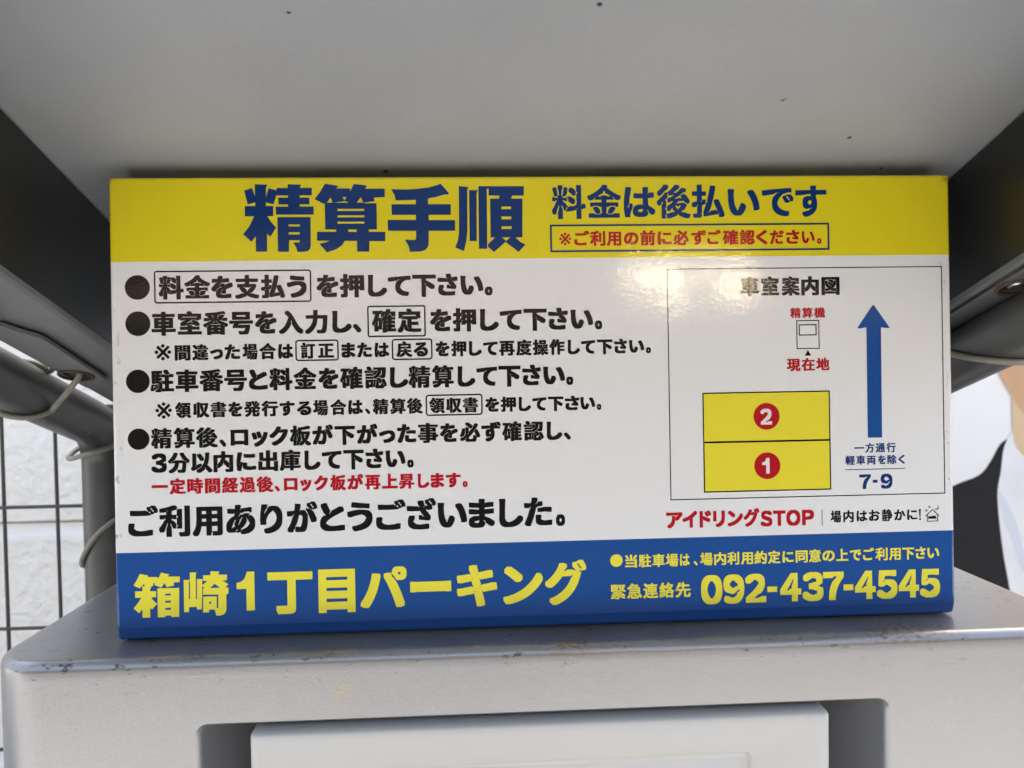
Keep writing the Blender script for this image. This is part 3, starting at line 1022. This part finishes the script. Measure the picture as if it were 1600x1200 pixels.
HAND = {
 '精': ([[(75.09,236.36),(81.69,236.15),(80.84,234.81),(80.63,224.73),(81.02,219.56),(80.81,201.19),(75.03,201.23),(75.24,219.58),(75.1,225.42)],[(69.51,233.04),(73.56,234.43),(75.28,229.59),(75.23,226.92),(71.24,225.83)],[(82.21,234.24),(86.26,233.23),(86.22,230.9),(84.56,225.79),(80.68,226.9),(80.73,229.57)],[(69.68,225.04),(84.44,224.99),(84.33,219.64),(69.7,219.7)],[(74.66,220.08),(81.2,220.06),(81.1,215.38),(75.03,209.07),(72.83,206.41),(68.62,210.37),(71.84,214.42)],[(81.03,220.06),(83.11,216.71),(85.7,213.76),(82.69,208.93),(80.68,210.71),(80.11,215.39)],[(92.12,236.33),(99.08,236.05),(98.32,234.38),(98.12,224.34),(92.05,224.36)],[(86.29,234.4),(104.53,234.37),(104.45,230.45),(86.21,230.49)],[(87.01,229.32),(103.1,229.28),(103.26,225.76),(87.11,225.81)],[(85.66,224.65),(105.33,224.59),(105.35,220.37),(85.77,220.44)],[(86.41,219.2),(103.66,219.13),(103.52,203.9),(103.05,202.39),(102.04,201.39),(100.03,200.97),(96.55,200.99),(95.93,203.27),(94.49,205.89),(97.81,205.87),(97.83,207.01),(92.36,207.04),(92.07,201.02),(86.44,201.06)]],[[(92.19,215.33),(98.0,215.31),(97.98,214.24),(92.17,214.26)],[(92.18,211.25),(97.92,211.23),(97.89,210.02),(92.15,210.05)]]),
 '算': ([[(111.46,236.53),(118.11,235.41),(117.86,234.51),(117.01,234.0),(124.36,233.99),(124.49,232.31),(126.41,236.33),(133.15,235.48),(133.0,234.64),(132.21,233.8),(142.6,233.78),(142.51,229.31),(136.81,229.16),(137.27,227.24),(131.56,226.52),(131.56,226.11),(110.86,226.18),(110.85,225.81),(105.91,228.5),(108.64,232.01)],[(111.13,226.38),(138.19,226.16),(138.15,212.37),(111.18,212.5)],[(116.85,212.54),(123.19,212.51),(123.16,211.17),(116.82,211.2)],[(127.6,212.49),(133.96,212.46),(133.93,211.05),(127.57,211.08)],[(106.89,211.35),(142.49,211.07),(142.39,206.2),(106.8,206.73)],[(113.73,206.86),(121.47,206.81),(119.75,204.14),(116.7,202.14),(111.84,200.56),(107.93,205.15),(111.11,205.7)],[(127.55,206.61),(134.11,206.58),(133.89,200.76),(127.63,200.8)]],[[(114.18,229.32),(115.26,226.57),(112.36,226.57)],[(120.42,229.47),(122.59,229.46),(121.39,227.79)],[(115.53,226.63),(121.88,227.35),(123.54,226.44)],[(129.95,229.44),(131.16,226.52),(127.88,226.53)],[(117.73,223.27),(131.67,223.22),(131.64,222.15),(117.71,222.2)],[(117.73,219.92),(131.7,219.86),(131.68,218.79),(117.71,218.84)],[(117.66,216.63),(131.63,216.57),(131.61,215.5),(117.64,215.56)]]),
 '手': ([[(145.95,233.44),(153.85,233.25),(158.91,233.51),(165.67,234.31),(169.07,235.18),(172.06,236.25),(174.44,233.55),(176.42,231.11),(176.07,230.5),(174.04,230.58),(168.95,229.17),(165.22,228.57),(165.2,227.66),(158.8,227.78),(153.74,227.7),(148.29,227.54),(147.58,230.58)],[(158.81,228.52),(165.22,228.84),(165.51,217.71),(165.26,204.89),(164.71,202.87),(163.33,201.36),(160.95,200.59),(155.29,200.46),(154.61,203.6),(152.82,206.98),(155.01,206.7),(157.36,206.55),(158.38,206.88),(158.66,207.62)],[(146.03,225.53),(177.26,225.43),(177.22,219.79),(146.05,219.98)],[(143.85,217.36),(179.36,216.98),(179.32,211.37),(143.94,211.61)]],[]),
 '順': ([[(181.65,234.95),(186.93,234.37),(186.12,233.18),(185.78,210.86),(185.15,206.13),(183.78,200.66),(179.25,202.61),(180.67,206.15),(181.37,210.55)],[(187.07,232.84),(191.89,232.77),(191.01,231.31),(190.68,205.93),(186.94,205.95)],[(192.03,234.93),(197.54,234.79),(196.49,233.5),(196.2,201.73),(191.78,201.76)],[(196.69,234.79),(216.22,234.75),(216.12,229.73),(197.37,229.94),(197.44,233.5),(196.66,233.5)],[(203.3,230.1),(210.05,229.91),(209.16,228.05),(202.78,228.06)],[(198.16,228.25),(215.41,228.2),(215.01,207.66),(198.09,207.75)],[(200.75,207.91),(203.82,207.89),(206.44,205.84),(205.46,204.83),(199.74,199.95),(196.57,202.85),(196.59,204.2)],[(208.76,207.87),(211.15,207.85),(214.0,205.12),(216.64,203.85),(212.87,199.87),(206.15,205.17),(206.51,206.01)]],[[(204.07,224.06),(209.25,224.04),(209.22,222.62),(204.04,222.64)],[(204.03,218.81),(209.21,218.79),(209.18,217.26),(204.0,217.28)],[(204.0,213.55),(209.32,213.53),(209.29,212.1),(203.97,212.13)]]),
 '箱': ([[(12.58,34.89),(16.95,33.95),(16.28,33.14),(21.55,33.0),(22.9,30.96),(20.22,29.97),(19.17,29.65),(19.49,28.46),(15.21,27.87),(14.66,29.65),(12.42,27.36),(9.23,28.98),(11.14,31.99)],[(23.33,35.19),(27.71,34.24),(26.76,33.09),(32.94,32.92),(32.83,29.98),(29.7,29.94),(29.97,28.29),(26.07,27.62),(25.14,29.76),(23.4,27.36),(19.96,28.92),(20.33,29.97),(21.75,31.58)],[(13.83,28.38),(18.45,28.25),(17.6,26.39),(17.51,21.92),(17.53,12.03),(13.54,12.15),(13.67,26.03)],[(9.97,25.9),(20.71,25.72),(20.59,22.54),(9.97,22.49)],[(13.25,22.75),(17.64,22.63),(17.61,21.21),(11.81,14.44),(9.1,17.11),(11.34,19.75)],[(17.87,22.74),(19.22,20.93),(21.15,19.11),(18.54,16.24),(17.53,17.21),(17.16,21.7)],[(21.43,27.11),(32.5,27.04),(32.23,12.06),(28.41,11.99),(27.96,12.78),(25.53,12.85),(25.05,12.09),(21.35,12.04)]],[[(25.3,24.22),(28.2,24.21),(28.18,23.27),(25.28,23.3)],[(25.27,20.52),(28.19,20.56),(28.17,19.54),(25.25,19.53)],[(25.26,16.8),(28.16,16.83),(28.14,15.79),(25.24,15.81)]]),
 '崎': ([[(34.91,31.1),(38.04,31.01),(38.12,34.9),(41.61,34.81),(41.13,34.0),(41.09,31.28),(44.44,31.31),(43.88,15.5),(41.44,15.45),(41.35,16.87),(37.41,16.87),(37.35,14.27),(34.8,14.35)],[(48.59,35.21),(53.25,34.97),(52.63,33.33),(57.18,33.21),(57.0,30.25),(54.55,30.2),(57.77,28.22),(56.22,26.61),(57.8,26.33),(57.67,23.14),(56.62,23.05),(56.57,15.12),(56.07,13.48),(55.0,12.45),(53.13,11.96),(51.26,12.09),(50.83,13.87),(50.4,15.19),(47.72,15.27),(47.57,13.85),(44.55,13.82),(44.72,22.09),(51.7,22.01),(51.58,15.98),(52.39,15.96),(52.53,22.93),(44.62,23.15),(44.69,26.46),(45.5,26.44),(44.26,28.01),(46.97,30.06),(44.77,30.35),(44.83,33.19),(48.67,33.2)]],[[(37.57,30.32),(38.15,30.3),(37.95,20.86),(37.37,20.88)],[(41.1,31.52),(41.7,31.5),(41.48,20.81),(40.92,20.83)],[(50.79,28.65),(53.42,26.45),(48.3,26.48)],[(47.69,19.36),(48.8,19.32),(48.78,18.24),(47.66,18.27)]]),
}
def hand_lettering(name, chars, m):
    """big characters drawn stroke by stroke: strokes joined, counters cut out"""
    V, F = [], []

    def within(c, q):
        q = np.array(q)
        x, y = q[:, 0], q[:, 1]
        x2, y2 = np.roll(x, -1), np.roll(y, -1)
        hit = (y[None] > c[:, 1:]) != (y2[None] > c[:, 1:])
        dy = np.where(y2 == y, 1e-12, y2 - y)
        return (hit & (c[:, :1] < x[None] + (c[:, 1:] - y[None]) * ((x2 - x) / dy)[None])).sum(1) % 2 == 1
    for ch in chars:
        polys, holes = HAND[ch]
        pts, E_ = [], []
        for q in polys + holes:
            k, n = len(pts), len(q)
            pts += [Vector(p) for p in q]
            E_ += [(k + i, k + (i + 1) % n) for i in range(n)]
        v, _, f, _, _, _ = delaunay_2d_cdt(pts, E_, [], 0, 1e-5)
        v = np.array([(p.x, p.y) for p in v])
        f = np.array(f)
        c = v[f].mean(1)
        ok = np.zeros(len(c), bool)
        for q in polys:
            ok |= within(c, q)
        for q in holes:
            ok &= ~within(c, q)
        b = len(V)
        V += [(x / 1000 - SW / 2, E0, z * VS / 1000) for x, z in v]
        F += [tuple(b + int(a) for a in t) for t in f[ok]]
    return obj(name, (V, F), m, sign, ang=0)


hand_lettering('headline_lettering', '精算手順', M['B'])
hand_lettering('car_park_name', '箱崎', M['yellow_text'])
for row in TEXT:
    lettering(*row, depth=(-0.00040 if row[0] in ('n1', 'n2') else E0))


# ---- printed shapes (millimetres on the face)
def mm(lp):
    return [(x / 1000 - SW / 2, z * VS / 1000) for x, z in lp]


def shape(name, loops, m, depth=E0, parent=None):
    return obj(name, plate([mm(l) for l in loops], depth, None), m, parent or sign, ang=0)


def outline(name, x0, x1, z0, z1, w, r, m, depth=E0, parent=None):
    out = rrect(x0, x1, z0, z1, max(r, 0.01), 5)
    inn = rrect(x0 + w, x1 - w, z0 + w, z1 - w, max(r - w, 0.01), 5)
    n = len(out)
    V = [(a, depth, b) for a, b in mm(out)] + [(a, depth, b) for a, b in mm(inn)]
    F = [(i, (i + 1) % n, n + (i + 1) % n, n + i) for i in range(n)]
    return obj(name, (V, F), m, parent or sign, ang=0)


for x, z, r in ((14.01, 183.22, 6.37), (13.94, 164.46, 6.37), (13.39, 134.64, 6.04), (13.22, 104.66, 5.52)):
    shape('bullet', [circle(x, z, r, 40)], M['K'])
shape('bullet', [circle(262.61, 34.66, 3.37, 32)], M['yellow_text'])
outline('notice_border', 229.8, 382.2, 199.6, 214.3, 1.0, 0.0, M['B'])
for x0, x1, z0, z1, r in ((22.5, 103.4, 174.75, 191.7, 1.4), (132.3, 162.9, 155.8, 172.3, 1.2), (94.5, 117.05, 143.8, 154.85, 1.6), (144.85, 166.25, 143.55, 154.75, 1.6), (162.15, 192.3, 113.85, 125.05, 1.6)):
    outline('button_outline', x0, x1, z0, z1, 0.74, r, M['K'])
outline('map_frame', 292.5, 445.0, 66.1, 190.25, 0.50, 0.0, M['K'])
for z0, z1 in ((96.85, 123.45), (70.05, 96.85)):
    bay = shape('parking_bay', [rrect(310.85, 381.05, z0, z1, 0.01, 1)], M['yellow2'], -0.00010)
    outline('bay_outline', 310.85, 381.05, z0 - 0.28, z1, 0.62, 0.0, M['K'], -0.00020 - (0.00004 if z0 < 80 else 0), bay)
    shape('bay_disc', [circle(345.86, 110.15 if z0 > 80 else 83.47, 7.17, 44)], M['R'], -0.00028, bay)
mi = outline('machine_icon', 363.15, 375.85, 146.15, 161.75, 0.48, 0.0, M['K'])
outline('icon_screen', 364.5, 374.3, 153.45, 159.5, 0.55, 0.0, M['K'], E0, mi)
shape('position_mark', [[(369.35, 145.5), (367.5, 142.5), (371.15, 142.5)]], M['K'])


def rounded_poly(pts, r, n=5):
    out = []
    m = len(pts)
    for i in range(m):
        p, a, b = Vector(pts[i]), Vector(pts[i - 1]), Vector(pts[(i + 1) % m])
        rr = r[i] if isinstance(r, (list, tuple)) else r
        if rr <= 0:
            out.append(tuple(p))
            continue
        u, v = (a - p).normalized(), (b - p).normalized()
        for k in range(n + 1):
            t = k / n
            q = (p + u * rr) * (1 - t) ** 2 + p * 2 * t * (1 - t) + (p + v * rr) * t * t
            out.append(tuple(q))
    return out


shape('one_way_arrow', [rounded_poly([(406.1, 170.0), (396.6, 156.6), (402.1, 157.4), (401.95, 97.5), (409.95, 97.4), (410.25, 157.3), (415.5, 156.6)], [1.2, 1.6, 0, .5, .5, 0, 1.6])], M['blue'])
shape('time_rule', [[(389.1, 80.5), (389.1, 80.1), (422.6, 80.1), (422.6, 80.5)]], M['B'])
shape('divider_rule', [[(375.65, 59.0), (375.65, 50.4), (375.95, 50.4), (375.95, 59.0)]], M['K'])
for x0, x1, z0, z1, m in ((344.8, 350.2, 15.2, 18.2, 'yellow_text'), (387.1, 392.5, 14.85, 18.1, 'yellow_text'), (404.3, 407.0, 72.9, 74.5, 'B')):
    shape('hyphen', [[(x0, z0), (x1, z0), (x1, z1), (x0, z1)]], M[m])
shape('exclamation_mark', [[(430.0, 58.0), (431.05, 58.0), (430.85, 53.7), (430.2, 53.7)]], M['K'])
shape('exclamation_dot', [circle(430.52, 52.55, 0.55, 12)], M['K'])
# house, bed, stars and moon of the quiet notice
hs = shape('house_icon', [[(437.65, 57.85), (433.6, 54.25), (433.95, 53.9), (434.45, 54.35), (434.45, 51.0), (440.65, 51.0), (440.65, 54.3), (441.1, 53.85), (441.45, 54.2)],
                          [(437.65, 57.3), (434.85, 54.75), (434.85, 51.4), (440.25, 51.4), (440.25, 54.7)][::-1]], M['K'])
shape('bed_icon', [[(435.2, 54.0), (435.2, 52.2), (435.55, 52.2), (435.55, 52.55), (439.4, 52.55), (439.4, 52.2), (439.7, 52.2), (439.7, 53.4), (439.2, 54.1), (437.6, 54.1), (436.9, 53.8), (435.6, 53.9)]], M['K'], E0, hs)
for x, z in ((435.87, 59.0), (434.14, 57.1)):
    shape('star_icon', [[(x + rr * math.sin(k * math.pi / 5), z + rr * math.cos(k * math.pi / 5)) for k in range(10) for rr in [0.95 if k % 2 == 0 else 0.45]]], M['G'], E0, hs)
mo = [(440.0 + 1.25 * math.cos(RAD(a)), 58.5 + 1.25 * math.sin(RAD(a))) for a in range(-160, 71, 15)]
mi2 = [(439.55 + 1.05 * math.cos(RAD(a)), 58.95 + 1.05 * math.sin(RAD(a))) for a in range(60, -151, -15)]
shape('moon_icon', [mo + mi2], M['G'], E0, hs)
